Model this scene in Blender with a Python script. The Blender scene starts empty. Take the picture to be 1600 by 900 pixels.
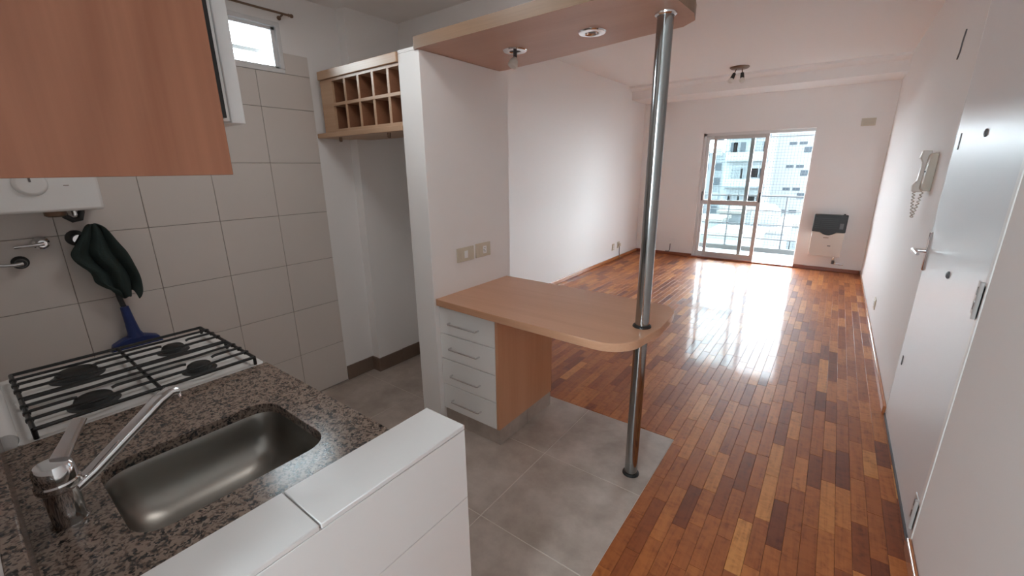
import bpy, bmesh, math, random
from mathutils import Vector, Matrix
random.seed(7)
C = bpy.context.scene.collection
SC = bpy.context.scene
PI = math.pi

# ---------------------------------------------------------------- camera, sky, light, exposure
EYE = 1.55
YAW, PITCH, ROLL, FPX = 0.643875, -0.274333, -0.011380, 661.55
cam_data = bpy.data.cameras.new('camera')
cam = bpy.data.objects.new('camera', cam_data); C.objects.link(cam)
fw = Vector((-math.sin(YAW)*math.cos(PITCH), math.cos(YAW)*math.cos(PITCH), math.sin(PITCH)))
rt = Vector((math.cos(YAW), math.sin(YAW), 0)); up = rt.cross(fw)
r2 = rt*math.cos(ROLL)+up*math.sin(ROLL); u2 = -rt*math.sin(ROLL)+up*math.cos(ROLL)
M = Matrix((r2, u2, -fw)).transposed().to_4x4(); M.translation = Vector((0, 0, EYE))
cam.matrix_world = M
cam_data.sensor_fit = 'HORIZONTAL'; cam_data.sensor_width = 36; cam_data.lens = FPX/1600*36
cam_data.clip_start = 0.01; cam_data.clip_end = 600
SC.camera = cam

world = bpy.data.worlds.new('sky'); SC.world = world; world.use_nodes = True
wn = world.node_tree; wn.nodes.clear()
wo = wn.nodes.new('ShaderNodeOutputWorld'); wb = wn.nodes.new('ShaderNodeBackground')
wb.inputs[0].default_value = (0.84, 0.93, 1.0, 1); wb.inputs[1].default_value = 9.0
wn.links.new(wb.outputs[0], wo.inputs[0])

def portal(loc, rot, sx, sy):
    l = bpy.data.lights.new('daylight_portal', 'AREA'); l.shape = 'RECTANGLE'; l.size = sx; l.size_y = sy
    l.cycles.is_portal = True
    o = bpy.data.objects.new('daylight_portal', l); o.location = loc; o.rotation_euler = rot; C.objects.link(o)
YB = 7.894
portal((-1.12, YB+0.16, 1.04), (-PI/2, 0, 0), 1.6, 2.1)
portal((-.10, -2.77, 1.60), (PI/2, 0, 0), 0.92, 1.42)
portal((-2.96, 1.19, 2.25), (0, -PI/2, 0), 0.3, 0.56)

SC.view_settings.view_transform = 'Standard'; SC.view_settings.look = 'None'
SC.view_settings.gamma = 1; SC.view_settings.use_curve_mapping = False
SC.view_settings.exposure = 1.8
cy = SC.cycles
cy.use_denoising = True; cy.max_bounces = 14; cy.diffuse_bounces = 10; cy.glossy_bounces = 6
cy.transparent_max_bounces = 12; cy.sample_clamp_indirect = 8; cy.caustics_reflective = False

# ---------------------------------------------------------------- materials
def lin(c):
    if isinstance(c, str):
        c = [int(c[i:i+2], 16)/255 for i in (0, 2, 4)]
        c = [x/12.92 if x <= .04045 else ((x+.055)/1.055)**2.4 for x in c]
    return (c[0], c[1], c[2], 1)
class NT:
    def __init__(s, name):
        s.m = bpy.data.materials.new(name); s.m.use_nodes = True
        s.t = s.m.node_tree; s.b = s.t.nodes['Principled BSDF']
    def n(s, kind, **k):
        x = s.t.nodes.new('ShaderNode'+kind)
        for a, v in k.items():
            if a.startswith('i_'):
                key = a[2:]; key = int(key) if key.isdigit() else key.replace('_', ' ')
                x.inputs[key].default_value = v
            else: setattr(x, a, v)
        return x
    def l(s, a, b): s.t.links.new(a, b)
    def coord(s, scale=(1, 1, 1), kind='Object'):
        tc = s.n('TexCoord'); mp = s.n('Mapping'); mp.inputs['Scale'].default_value = scale
        s.l(tc.outputs[kind], mp.inputs[0]); return mp.outputs[0]
    def ramp(s, fac, stops, interp='LINEAR'):
        r = s.n('ValToRGB'); r.color_ramp.interpolation = interp
        e = r.color_ramp.elements
        while len(e) < len(stops): e.new(0.5)
        for i, (p, c) in enumerate(stops): e[i].position = p; e[i].color = lin(c)
        s.l(fac, r.inputs[0]); return r.outputs[0]
    def bump(s, h, strength=.2, dist=.001):
        b = s.n('Bump'); b.inputs['Strength'].default_value = strength; b.inputs['Distance'].default_value = dist
        s.l(h, b.inputs['Height']); s.l(b.outputs[0], s.b.inputs['Normal'])
def plain(name, col, rough=.5, metal=0, spec=.5, coat=0, noise=0, bump=0, bscale=60):
    t = NT(name); b = t.b
    b.inputs['Base Color'].default_value = lin(col); b.inputs['Roughness'].default_value = rough
    b.inputs['Metallic'].default_value = metal; b.inputs['Specular IOR Level'].default_value = spec
    b.inputs['Coat Weight'].default_value = coat
    if noise or bump:
        nz = t.n('TexNoise'); t.l(t.coord(), nz.inputs['Vector']); nz.inputs['Scale'].default_value = bscale if bump else 3
        nz.inputs['Detail'].default_value = 4
        if bump: t.bump(nz.outputs[0], bump, .002)
        if noise:
            n2 = t.n('TexNoise'); t.l(t.coord(), n2.inputs['Vector']); n2.inputs['Scale'].default_value = 2.2; n2.inputs['Detail'].default_value = 5
            c = lin(col); d = [x*(1-noise) for x in c[:3]]
            t.l(t.ramp(n2.outputs[0], [(.3, d), (.7, c[:3])]), b.inputs['Base Color'])
    return t.m
def wood(name, c1, c2, rough=.4, axis='z', scale=1.0, coat=0.0, rings=0):
    t = NT(name)
    sc = {'x': (.5, 6, 6), 'y': (6, .5, 6), 'z': (6, 6, .5)}[axis]
    co = t.coord([v*scale for v in sc])
    nz = t.n('TexNoise'); t.l(co, nz.inputs['Vector']); nz.inputs['Scale'].default_value = 1.1; nz.inputs['Detail'].default_value = 3; nz.inputs['Distortion'].default_value = .6
    wv = t.n('TexNoise'); co2 = t.coord([v*scale*9 if v > 1 else v*scale*2 for v in sc]); t.l(co2, wv.inputs['Vector']); wv.inputs['Scale'].default_value = 2.5; wv.inputs['Detail'].default_value = 5
    mx = t.n('Math', operation='MULTIPLY_ADD'); t.l(nz.outputs[0], mx.inputs[0]); mx.inputs[1].default_value = .7
    m2 = t.n('Math', operation='MULTIPLY'); t.l(wv.outputs[0], m2.inputs[0]); m2.inputs[1].default_value = .3
    t.l(m2.outputs[0], mx.inputs[2])
    val = mx.outputs[0]
    if rings:
        n3 = t.n('TexNoise'); t.l(t.coord((1.6, 1.6, .42)), n3.inputs['Vector']); n3.inputs['Scale'].default_value = 1.5; n3.inputs['Detail'].default_value = 1.5
        s1 = t.n('Math', operation='MULTIPLY'); t.l(n3.outputs[0], s1.inputs[0]); s1.inputs[1].default_value = rings
        s2 = t.n('Math', operation='SINE'); t.l(s1.outputs[0], s2.inputs[0])
        s3 = t.n('Math', operation='MULTIPLY_ADD'); t.l(s2.outputs[0], s3.inputs[0]); s3.inputs[1].default_value = .055; t.l(val, s3.inputs[2]); val = s3.outputs[0]
    t.l(t.ramp(val, [(.36, c1), (.64, c2)]), t.b.inputs['Base Color'])
    t.b.inputs['Roughness'].default_value = rough; t.b.inputs['Coat Weight'].default_value = coat
    t.b.inputs['Coat Roughness'].default_value = .12
    t.bump(wv.outputs[0], .08, .001)
    return t.m

WALL = plain('wall_paint', (.855, .84, .83), .7, bump=.12, bscale=90)
CEIL = plain('ceiling_paint', (.855, .835, .82), .8, bump=.08, bscale=70)
WHITE = plain('white_melamine', (.85, .85, .84), .35)
LACQ = plain('white_door_paint', (.74, .76, .78), .28, bump=.05, bscale=14)
TILEW = plain('wall_tile_glaze', (.68, .63, .59), .3, noise=.05)
CAPTILE = plain('half_wall_tile_glaze', (.74, .73, .72), .2, noise=.04)
GROUT = plain('grout', (.30, .27, .24), .9)
SKIRT = plain('brown_skirting_tile', (.22, .155, .12), .4, noise=.3)
ALU = plain('white_aluminium', (.72, .72, .72), .35)
ALUG = plain('grey_aluminium', (.55, .53, .52), .4)
CHROME = plain('chrome', (.75, .75, .76), .09, metal=1)
STEEL = plain('brushed_steel', (.33, .315, .29), .38, metal=1)
POLE = plain('polished_steel', (.36, .37, .37), .13, metal=1)
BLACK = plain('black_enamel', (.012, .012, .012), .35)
DARK = plain('dark_plastic', (.03, .032, .033), .4)
DGREY = plain('dark_grey_metal', (.13, .13, .14), .45)
ENAMEL = plain('white_enamel', (.80, .80, .79), .2)
CREAM = plain('cream_plastic', (.62, .56, .45), .4)
BEIGE = plain('beige_plastic', (.55, .50, .42), .45)
IVORY = plain('ivory_enamel', (.68, .62, .56), .35)
BRASS = plain('dull_bronze', (.20, .13, .09), .4, metal=.7)
BLUE = plain('blue_plastic', (.012, .03, .14), .4)
TOWEL = plain('dark_green_terry', (.030, .050, .046), .95, noise=.4, bump=.8, bscale=260)
BULB = plain('frosted_glass', (.75, .73, .68), .3)
LAM = wood('beech_laminate', (.54, .265, .14), (.63, .335, .195), .38, 'z')
LAMD = wood('cherry_laminate', (.31, .118, .062), (.42, .178, .10), .45, 'z', .55, 0, 70)
LAMX = wood('beech_laminate_across', (.54, .285, .165), (.62, .35, .22), .3, 'x')
LAMU = wood('beech_laminate_board', (.53, .31, .22), (.60, .38, .28), .38, 'x')
EDGE = wood('brown_edge_band', (.20, .12, .07), (.27, .165, .10), .4, 'x')
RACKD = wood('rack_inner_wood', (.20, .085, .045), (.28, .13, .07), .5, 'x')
RACKW = wood('rack_wood', (.46, .28, .17), (.56, .37, .24), .4, 'x')
BASEW = wood('skirting_wood', (.36, .12, .045), (.50, .19, .07), .25, 'y', 1, .6)
BASEX = wood('skirting_wood_dark', (.22, .055, .025), (.30, .09, .04), .3, 'x', 1, .4)
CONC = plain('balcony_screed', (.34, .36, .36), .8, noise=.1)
EXTW = plain('rendered_facade', (.072, .084, .089), .9)
EXTG = plain('grey_facade', (.045, .055, .06), .9)
EXTD = plain('facade_window', (.016, .022, .027), .5, spec=.1)
NETM = plain('net_cord', (.02, .022, .024), .7)
RAIL = plain('grey_railing_paint', (.035, .038, .042), .6)
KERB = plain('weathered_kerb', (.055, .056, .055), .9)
ROOFM = plain('flat_roof', (.055, .055, .05), .9)

def mk_floor_tile():
    t = NT('cement_floor_tile'); co = t.coord()
    oi = t.n('ObjectInfo'); va = t.n('VectorMath', operation='ADD')
    sc = t.n('VectorMath', operation='SCALE'); sc.inputs['Scale'].default_value = 1.0
    t.l(co, va.inputs[0]); t.l(oi.outputs['Location'], va.inputs[1])
    n1 = t.n('TexNoise'); t.l(va.outputs[0], n1.inputs['Vector']); n1.inputs['Scale'].default_value = 4.5; n1.inputs['Detail'].default_value = 6; n1.inputs['Roughness'].default_value = .62
    t.l(t.ramp(n1.outputs[0], [(.3, (.31, .255, .215)), (.52, (.42, .355, .31)), (.72, (.53, .46, .41))]), t.b.inputs['Base Color'])
    t.b.inputs['Roughness'].default_value = .38
    t.bump(n1.outputs[0], .05, .001)
    return t.m
FTILE = mk_floor_tile()
def mk_granite():
    t = NT('brown_granite'); co = t.coord()
    nz = t.n('TexNoise'); t.l(co, nz.inputs['Vector']); nz.inputs['Scale'].default_value = 30; nz.inputs['Detail'].default_value = 2
    mixv = t.n('Mix', data_type='VECTOR'); mixv.inputs[0].default_value = .02
    t.l(co, mixv.inputs[4]); t.l(nz.outputs['Color'], mixv.inputs[5])
    v = t.n('TexVoronoi'); t.l(mixv.outputs[1], v.inputs['Vector']); v.inputs['Scale'].default_value = 230; v.inputs['Randomness'].default_value = 1
    sep = t.n('SeparateColor'); t.l(v.outputs['Color'], sep.inputs[0])
    n2 = t.n('TexNoise'); t.l(co, n2.inputs['Vector']); n2.inputs['Scale'].default_value = 60; n2.inputs['Detail'].default_value = 5
    ad = t.n('Math', operation='MULTIPLY_ADD'); t.l(n2.outputs[0], ad.inputs[0]); ad.inputs[1].default_value = 1.3
    ad2 = t.n('Math', operation='MULTIPLY'); t.l(sep.outputs[0], ad2.inputs[0]); ad2.inputs[1].default_value = .55
    t.l(ad2.outputs[0], ad.inputs[2])
    col = t.ramp(ad.outputs[0], [(.62, (.016, .017, .019)), (.75, (.075, .062, .055)), (.88, (.16, .112, .086)), (1.0, (.27, .205, .165))])
    t.l(col, t.b.inputs['Base Color']); t.b.inputs['Roughness'].default_value = .19
    t.bump(n2.outputs[0], .06, .001)
    return t.m
GRANITE = mk_granite()
def mk_parquet():
    t = NT('parquet_wood'); at = t.n('Attribute', attribute_name='tone')
    sep = t.n('SeparateColor'); t.l(at.outputs['Color'], sep.inputs[0])
    co = t.coord((1, 1, 1)); geo = t.n('NewGeometry')
    off = t.n('CombineXYZ'); m = t.n('Math', operation='MULTIPLY'); t.l(sep.outputs[1], m.inputs[0]); m.inputs[1].default_value = 40
    t.l(m.outputs[0], off.inputs[0]); t.l(m.outputs[0], off.inputs[2])
    va = t.n('VectorMath', operation='ADD'); t.l(geo.outputs['Position'], va.inputs[0]); t.l(off.outputs[0], va.inputs[1])
    mp = t.n('Mapping'); mp.inputs['Scale'].default_value = (55, 4, 30); t.l(va.outputs[0], mp.inputs[0])
    n1 = t.n('TexNoise'); t.l(mp.outputs[0], n1.inputs['Vector']); n1.inputs['Scale'].default_value = 1; n1.inputs['Detail'].default_value = 5; n1.inputs['Distortion'].default_value = .8
    base = t.ramp(sep.outputs[0], [(0, (.16, .040, .015)), (.25, (.29, .080, .022)), (.55, (.42, .132, .034)), (.8, (.53, .19, .05)), (1, (.64, .28, .08))])
    fg = t.n('TexNoise'); mpf = t.n('Mapping'); mpf.inputs['Scale'].default_value = (14, 22, 10); t.l(va.outputs[0], mpf.inputs[0]); t.l(mpf.outputs[0], fg.inputs['Vector']); fg.inputs['Scale'].default_value = 1; fg.inputs['Detail'].default_value = 4; fg.inputs['Distortion'].default_value = 1.5
    fm = t.n('Math', operation='MULTIPLY_ADD'); t.l(fg.outputs[0], fm.inputs[0]); fm.inputs[1].default_value = .55
    fm2 = t.n('Math', operation='MULTIPLY'); t.l(n1.outputs[0], fm2.inputs[0]); fm2.inputs[1].default_value = .5; t.l(fm2.outputs[0], fm.inputs[2])
    g = t.ramp(fm.outputs[0], [(.34, (.52, .44, .40)), (.46, (.82, .78, .76)), (.60, (1, 1, 1))])
    mx = t.n('Mix', data_type='RGBA', blend_type='MULTIPLY'); mx.inputs[0].default_value = 1
    t.l(base, mx.inputs[6]); t.l(g, mx.inputs[7]); t.l(mx.outputs[2], t.b.inputs['Base Color'])
    t.b.inputs['Roughness'].default_value = .5; t.b.inputs['Specular IOR Level'].default_value = .25
    t.b.inputs['Coat Weight'].default_value = .22; t.b.inputs['Coat Roughness'].default_value = .085; t.b.inputs['Coat IOR'].default_value = 1.5
    wavy = t.n('TexNoise'); t.l(geo.outputs['Position'], wavy.inputs['Vector']); wavy.inputs['Scale'].default_value = 14; wavy.inputs['Detail'].default_value = 3
    bp_ = t.n('Bump'); bp_.inputs['Strength'].default_value = .09; bp_.inputs['Distance'].default_value = .003
    t.l(wavy.outputs[0], bp_.inputs['Height']); t.l(bp_.outputs[0], t.b.inputs['Normal']); t.l(bp_.outputs[0], t.b.inputs['Coat Normal'])
    return t.m
PARQ = mk_parquet()
def mk_glass():
    t = NT('window_glass'); t.t.nodes.remove(t.b)
    out = [n for n in t.t.nodes if n.type == 'OUTPUT_MATERIAL'][0]
    tr = t.n('BsdfTransparent'); tr.inputs[0].default_value = (.94, .97, .97, 1)
    gl = t.n('BsdfGlossy'); gl.inputs['Roughness'].default_value = .02
    fr = t.n('Fresnel'); fr.inputs[0].default_value = 1.45
    mx = t.n('MixShader'); t.l(fr.outputs[0], mx.inputs[0]); t.l(tr.outputs[0], mx.inputs[1]); t.l(gl.outputs[0], mx.inputs[2])
    t.l(mx.outputs[0], out.inputs[0]); return t.m
GLASS = mk_glass()

# ---------------------------------------------------------------- mesh helpers (all shapes given in world metres)
ORG = {}
class MB:
    def __init__(s): s.bm = bmesh.new()
    def box(s, x0, x1, y0, y1, z0, z1):
        v = [s.bm.verts.new(p) for p in ((x0,y0,z0),(x1,y0,z0),(x1,y1,z0),(x0,y1,z0),(x0,y0,z1),(x1,y0,z1),(x1,y1,z1),(x0,y1,z1))]
        for f in ((0,3,2,1),(4,5,6,7),(0,1,5,4),(1,2,6,5),(2,3,7,6),(3,0,4,7)): s.bm.faces.new([v[i] for i in f])
        return s
    def slab(s, x0, x1, y0, y1, z0, z1, ch):   # box with chamfered top edges (floor pieces)
        v = [s.bm.verts.new(p) for p in ((x0,y0,z0),(x1,y0,z0),(x1,y1,z0),(x0,y1,z0),(x0,y0,z1-ch),(x1,y0,z1-ch),(x1,y1,z1-ch),(x0,y1,z1-ch),
             (x0+ch,y0+ch,z1),(x1-ch,y0+ch,z1),(x1-ch,y1-ch,z1),(x0+ch,y1-ch,z1))]
        for f in ((0,3,2,1),(0,1,5,4),(1,2,6,5),(2,3,7,6),(3,0,4,7),(4,5,9,8),(5,6,10,9),(6,7,11,10),(7,4,8,11),(8,9,10,11)): s.bm.faces.new([v[i] for i in f])
        return s
    def prism(s, pts, axis, a, b):
        """pts 2D polygon; axis 'x': pts=(y,z); 'y': pts=(x,z); 'z': pts=(x,y)"""
        mk = {'x': lambda p, t: (t, p[0], p[1]), 'y': lambda p, t: (p[0], t, p[1]), 'z': lambda p, t: (p[0], p[1], t)}[axis]
        A = [s.bm.verts.new(mk(p, a)) for p in pts]; B = [s.bm.verts.new(mk(p, b)) for p in pts]
        n = len(pts)
        s.bm.faces.new(A[::-1]); s.bm.faces.new(B)
        for i in range(n): s.bm.faces.new((A[i], A[(i+1) % n], B[(i+1) % n], B[i]))
        return s
    def tube(s, path, r, seg=12, cap=True):
        path = [Vector(p) for p in path]; rs = r if isinstance(r, (list, tuple)) else [r]*len(path)
        rings = []; prev = None
        for i, p in enumerate(path):
            d = (path[min(i+1, len(path)-1)]-path[max(i-1, 0)]).normalized()
            if prev is None:
                a = Vector((0, 0, 1)) if abs(d.z) < .9 else Vector((1, 0, 0)); u = d.cross(a).normalized()
            else: u = (prev-d*prev.dot(d)).normalized()
            prev = u; w = d.cross(u)
            rings.append([s.bm.verts.new(p+(u*math.cos(2*PI*k/seg)+w*math.sin(2*PI*k/seg))*rs[i]) for k in range(seg)])
        for a, b in zip(rings, rings[1:]):
            for k in range(seg): s.bm.faces.new((a[k], a[(k+1) % seg], b[(k+1) % seg], b[k]))
        if cap: s.bm.faces.new(rings[0][::-1]); s.bm.faces.new(rings[-1])
        return s
    def lathe(s, c, prof, axis='z', seg=40):
        """prof: list of (r, h) along axis from point c"""
        c = Vector(c); ax = {'z': (Vector((1,0,0)), Vector((0,1,0)), Vector((0,0,1))), 'x': (Vector((0,1,0)), Vector((0,0,1)), Vector((1,0,0))), 'y': (Vector((0,0,1)), Vector((1,0,0)), Vector((0,1,0)))}[axis]
        rings = []
        for r, h in prof:
            if r < 1e-6: rings.append([s.bm.verts.new(c+ax[2]*h)])
            else: rings.append([s.bm.verts.new(c+ax[2]*h+(ax[0]*math.cos(2*PI*k/seg)+ax[1]*math.sin(2*PI*k/seg))*r) for k in range(seg)])
        for a, b in zip(rings, rings[1:]):
            for k in range(seg):
                k2 = (k+1) % seg
                q = [a[0] if len(a) == 1 else a[k], a[0] if len(a) == 1 else a[k2], b[0] if len(b) == 1 else b[k2], b[0] if len(b) == 1 else b[k]]
                q2 = [];
                for x in q:
                    if x not in q2: q2.append(x)
                if len(q2) > 2: s.bm.faces.new(q2)
        return s
    def build(s, name, mat, parent=None, bevel=0, seg=2, solid=0, sub=0, tone=None):
        me = bpy.data.meshes.new(name)
        bmesh.ops.recalc_face_normals(s.bm, faces=s.bm.faces)
        org = ORG[parent.name] if parent else None
        if org is None:
            xs = [v.co for v in s.bm.verts]
            lo = [min(v[i] for v in xs) for i in range(3)]; hi = [max(v[i] for v in xs) for i in range(3)]
            org = Vector(((lo[0]+hi[0])/2, (lo[1]+hi[1])/2, lo[2]))
        bmesh.ops.translate(s.bm, verts=s.bm.verts, vec=-org)
        s.bm.to_mesh(me); s.bm.free()
        for p in me.polygons: p.use_smooth = True
        me.set_sharp_from_angle(angle=math.radians(38))
        if isinstance(mat, (list, tuple)):
            for m_ in mat: me.materials.append(m_)
        else: me.materials.append(mat)
        if tone is not None:
            a = me.color_attributes.new('tone', 'FLOAT_COLOR', 'CORNER')
            if isinstance(tone, tuple):
                for d in a.data: d.color = (tone[0], tone[1], 0, 1)
            else:
                for p in me.polygons:
                    tt = tone[p.index//10]
                    for li in p.loop_indices: a.data[li].color = (tt[0], tt[1], 0, 1)
        o = bpy.data.objects.new(name, me); C.objects.link(o)
        if parent: o.parent = parent
        else: o.location = org
        ORG[o.name] = org
        if solid:
            m = o.modifiers.new('solid', 'SOLIDIFY'); m.thickness = solid; m.offset = 0
        if sub:
            m = o.modifiers.new('sub', 'SUBSURF'); m.levels = sub; m.render_levels = sub
        if bevel:
            m = o.modifiers.new('bevel', 'BEVEL'); m.width = bevel; m.segments = seg; m.limit_method = 'ANGLE'; m.angle_limit = math.radians(40)
        return o
def thing(name, loc, label, cat, group=None, kind=None):
    o = bpy.data.objects.new(name, None); C.objects.link(o); o.location = loc; o.empty_display_size = .05
    ORG[o.name] = Vector(loc)
    tag(o, label, cat, group, kind); return o
def tag(o, label=None, cat=None, group=None, kind=None):
    if label: o['label'] = label
    if cat: o['category'] = cat
    if group: o['group'] = group
    if kind: o['kind'] = kind
    return o
def struct(o, label, cat='wall'): return tag(o, label, cat, None, 'structure')
def arc(cx, cy, r, a0, a1, n=6):
    return [(cx+r*math.cos(math.radians(a0+(a1-a0)*i/n)), cy+r*math.sin(math.radians(a0+(a1-a0)*i/n))) for i in range(n+1)]
def rrect(x0, x1, y0, y1, r, n=5):
    return arc(x1-r, y1-r, r, 0, 90, n)+arc(x0+r, y1-r, r, 90, 180, n)+arc(x0+r, y0+r, r, 180, 270, n)+arc(x1-r, y0+r, r, 270, 360, n)

# ---------------------------------------------------------------- key dimensions
XR, XL, XK = .474, -2.924, -2.79        # right wall, living room left wall, kitchen wall
H, HK, ZBEAM = 2.806, 2.56, 2.615
XP0, XP = -1.937, -1.775                # partition
YP0, YP1 = 1.61, 2.345
YN = -.06                               # near kitchen wall face
YH = -2.6                              # entry wall behind the camera
XH = -.67                               # half wall outer face

# ---------------------------------------------------------------- floor
floor = struct(MB().box(XL-.15, XR+.15, YH-.15, YB+.15, -.14, -.012).build('floor', GROUT), 'living room and kitchen floor of reddish wooden parquet and grey square tiles', 'floor')
# grey tiles
TX0, TY1, TP = -.541, 2.298, .552
MB().box(XK, TX0, YH, TY1, -.0119, -.0015).build('grout_bed', plain('pale_grout', (.60, .55, .49), .9), floor)
for i in range(5):
    for j in range(7):
        x1 = TX0-i*TP; x0 = max(x1-TP, XK); y1 = TY1-j*TP; y0 = max(y1-TP, YH)
        if x1 <= x0+.02 or y1 <= y0+.02: continue
        if y1 < YN and x1 < XH: continue
        MB().slab(x0+.002, x1-.002, y0+.002, y1-.002, -.012, 0, .0012).build('tile', FTILE, floor)
# parquet strips, running along the room
PW, planks = .0590, []
rows = [TX0+PW*i for i in range(-56, 20)]
for i, x0 in enumerate(rows):
    x1 = x0+PW
    if x1 < XL+.02 or x0 > XR: continue
    x0c, x1c = max(x0, XL), min(x1, XR)
    ystart = TY1 if x0 < TX0-.01 else YH
    y = ystart-random.random()*.3
    while y < YB:
        L = random.choice((.30, .32, .35, .35, .38, .26, .30))
        a, b = max(y, ystart), min(y+L, YB)
        if b-a > .02:
            r = random.random()
            t = min(1, max(0, random.gauss(.50, .17)))
            if r < .09: t = random.uniform(.05, .25)
            elif r > .90: t = random.uniform(.75, .95)
            planks.append((x0c, x1c, a, b, t, random.random()))
        y += L
def proj(x, y, z):
    v = Vector((x, y, z-EYE)); d = v.dot(fw)
    return (800+FPX*v.dot(r2)/d, 450-FPX*v.dot(u2)/d, d) if d > .05 else (-1, -1, 99)
def seen(p):
    x, y, d = proj((p[0]+p[1])/2, (p[2]+p[3])/2, 0)
    return -20 < x < 1620 and -20 < y < 930
near = sorted([p for p in planks if seen(p) and not (p[1] < -1.2 and p[2] < 3.4)], key=lambda p: proj((p[0]+p[1])/2, (p[2]+p[3])/2, 0)[2])[:295]
ns = set(id(p) for p in near)
for p in near:
    dz = random.uniform(-.0004, .0004)
    MB().slab(p[0]+.0004, p[1]-.0004, p[2]+.0004, p[3]-.0004, -.012, dz, .0008).build('plank', PARQ, floor, tone=(p[4], p[5]))
rest = MB(); tones = []
for p in planks:
    if id(p) in ns: continue
    rest.slab(p[0]+.0004, p[1]-.0004, p[2]+.0004, p[3]-.0004, -.012, random.uniform(-.0004, .0004), .0008); tones.append((p[4], p[5]))
ro = rest.build('parquet_planks', PARQ, floor, tone=tones); ro['kind'] = 'stuff'

# ---------------------------------------------------------------- walls
T = .15
wl = struct(MB().box(XL-T, XL, YP1-.02, YB, 0, H).build('wall_left', WALL), 'long warm white painted wall on the left of the living room')
# back wall with the balcony door opening
WX0, WX1, WZ = -1.90, -.365, 2.078
b = MB().box(XL-T, WX0, YB, YB+T, 0, H).box(WX1, XR+T, YB, YB+T, 0, H).box(WX0, WX1, YB, YB+T, WZ, H).box(WX0, WX1, YB, YB+T, -.1, 0)
wbk = struct(b.build('wall_back', WALL), 'warm white end wall around the balcony door')
# right wall with the entrance door recess
DY0, DY1, DZ = 2.135, 3.345, 2.62
b = MB().box(XR, XR+T, DY1, YB, 0, H).box(XR, XR+T, YH, DY0, 0, H).box(XR, XR+T, DY0, DY1, DZ, H)
wr = struct(b.build('wall_right', WALL), 'long white painted wall on the right holding the entrance door')
EX0, EX1, EZ0, EZ1 = -.55, .35, .9, 2.3
we = struct(MB().box(XH-.2, EX0, YH-T, YH, 0, H).box(EX1, XR+T, YH-T, YH, 0, H).box(EX0, EX1, YH-T, YH, 0, EZ0).box(EX0, EX1, YH-T, YH, EZ1, H).build('wall_entry', WALL), 'white wall of the entry behind the viewpoint')
wn_ = struct(MB().box(XK-T, XH-.14, YN-T, YN, 0, HK).box(XH-.14, XH, YH, YN, 0, H).build('wall_near', WALL), 'white kitchen wall behind the sink and the stove')
# kitchen wall with a small window
KY0, KY1, KZ0, KZ1 = .93, 1.446, 2.118, 2.392
b = MB().box(XK-T, XK, YN-T, KY0, 0, HK).box(XK-T, XK, KY1, YP1, 0, HK).box(XK-T, XK, KY0, KY1, 0, KZ0).box(XK-T, XK, KY0, KY1, KZ1, HK)
wk = struct(b.build('wall_kitchen', WALL), 'kitchen side wall clad with large greige tiles below white paint')
ty = [-.36, -.026, .299, .6236, .9475, 1.2727, 1.598]; tz = [.008, .326, .644, .961, 1.281, 1.60, 1.92, 2.235]
for i in range(6):
    for j in range(7):
        y0, y1, z0, z1 = max(ty[i], YN), ty[i+1], tz[j], tz[j+1]
        if y1 < YN+.02: continue
        def tl(a, b_, c_, d_):
            MB().box(XK-.001, XK+.008+random.uniform(-.0003, .0003), a+.0014, b_-.0014, c_+.0014, d_-.0014).build('tile', TILEW, wk, bevel=.0012, seg=1)
        if j == 6 and i in (4, 5):
            tl(y0, y1, z0, KZ0)
            if i == 5: tl(KY1, y1, KZ0, z1)
        elif j == 6 and i == 3: tl(y0, min(y1, KY0), z0, z1)
        else: tl(y0, y1, z0, z1)
MB().box(XK-.001, XK+.005, YN, 1.597, 0, KZ0-.002).build('grout_bed', GROUT, wk)
MB().box(XK-.001, XK+.005, KY1+.001, 1.597, KZ0-.002, 2.234).build('grout_bed', GROUT, wk)
# column step in the fridge niche, end wall, partition
col = struct(MB().box(XK, -2.705, 1.84, 2.27, 0, HK).build('trim_1', WALL), 'shallow white column standing out in the corner of the fridge niche', 'trim')
wend = struct(MB().box(XK-T, XP0+.01, 2.27, YP1, 0, H).build('wall_end', WALL), 'white end wall of the fridge niche behind the bottle rack')
wp = struct(MB().box(XP0, XP, YP0, YP1, 0, 2.13).box(XP0, -1.802, YP0, 2.268, 2.13, 2.148).build('wall_partition', WALL, bevel=.003), 'white freestanding partition wall between the fridge niche and the bar')
# bulkhead above the board, ceilings, beam
tr2 = struct(MB().box(XP0+.01, -.95, 2.27, YP1, 2.192, H).build('trim_2', WALL), 'white bulkhead above the hanging wooden board', 'trim')
MBc = MB().box(XL-T, XR+T, YP1-.1, YB+T, H, H+.12).box(XH, XR+T, YH-T, YP1-.1, H, H+.12).box(XK-T, XH+.001, YN-T, 2.27, HK, HK+.12).box(XH-.05, XH, YH, 2.27, HK, H).box(-.95, XH, 2.27, YP1, HK, H).box(XK-T,XH+.001,2.2,YP1,H,H+.12).box(XH-.2, XH, YH-T, YN, HK, H+.12)
cl = struct(MBc.build('ceiling', CEIL), 'white painted ceiling of the room and lower kitchen ceiling', 'ceiling')
bm_ = MB().prism([(7.2525, ZBEAM), (YB, ZBEAM), (YB, H), (7.13, H), (7.13, H-.03), (7.18, H-.055), (7.235, H-.065), (7.2525, H-.10)], 'x', XL, XR)
tr3 = struct(bm_.build('trim_3', CEIL), 'white ceiling beam with a small moulding before the balcony wall', 'trim')
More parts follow.
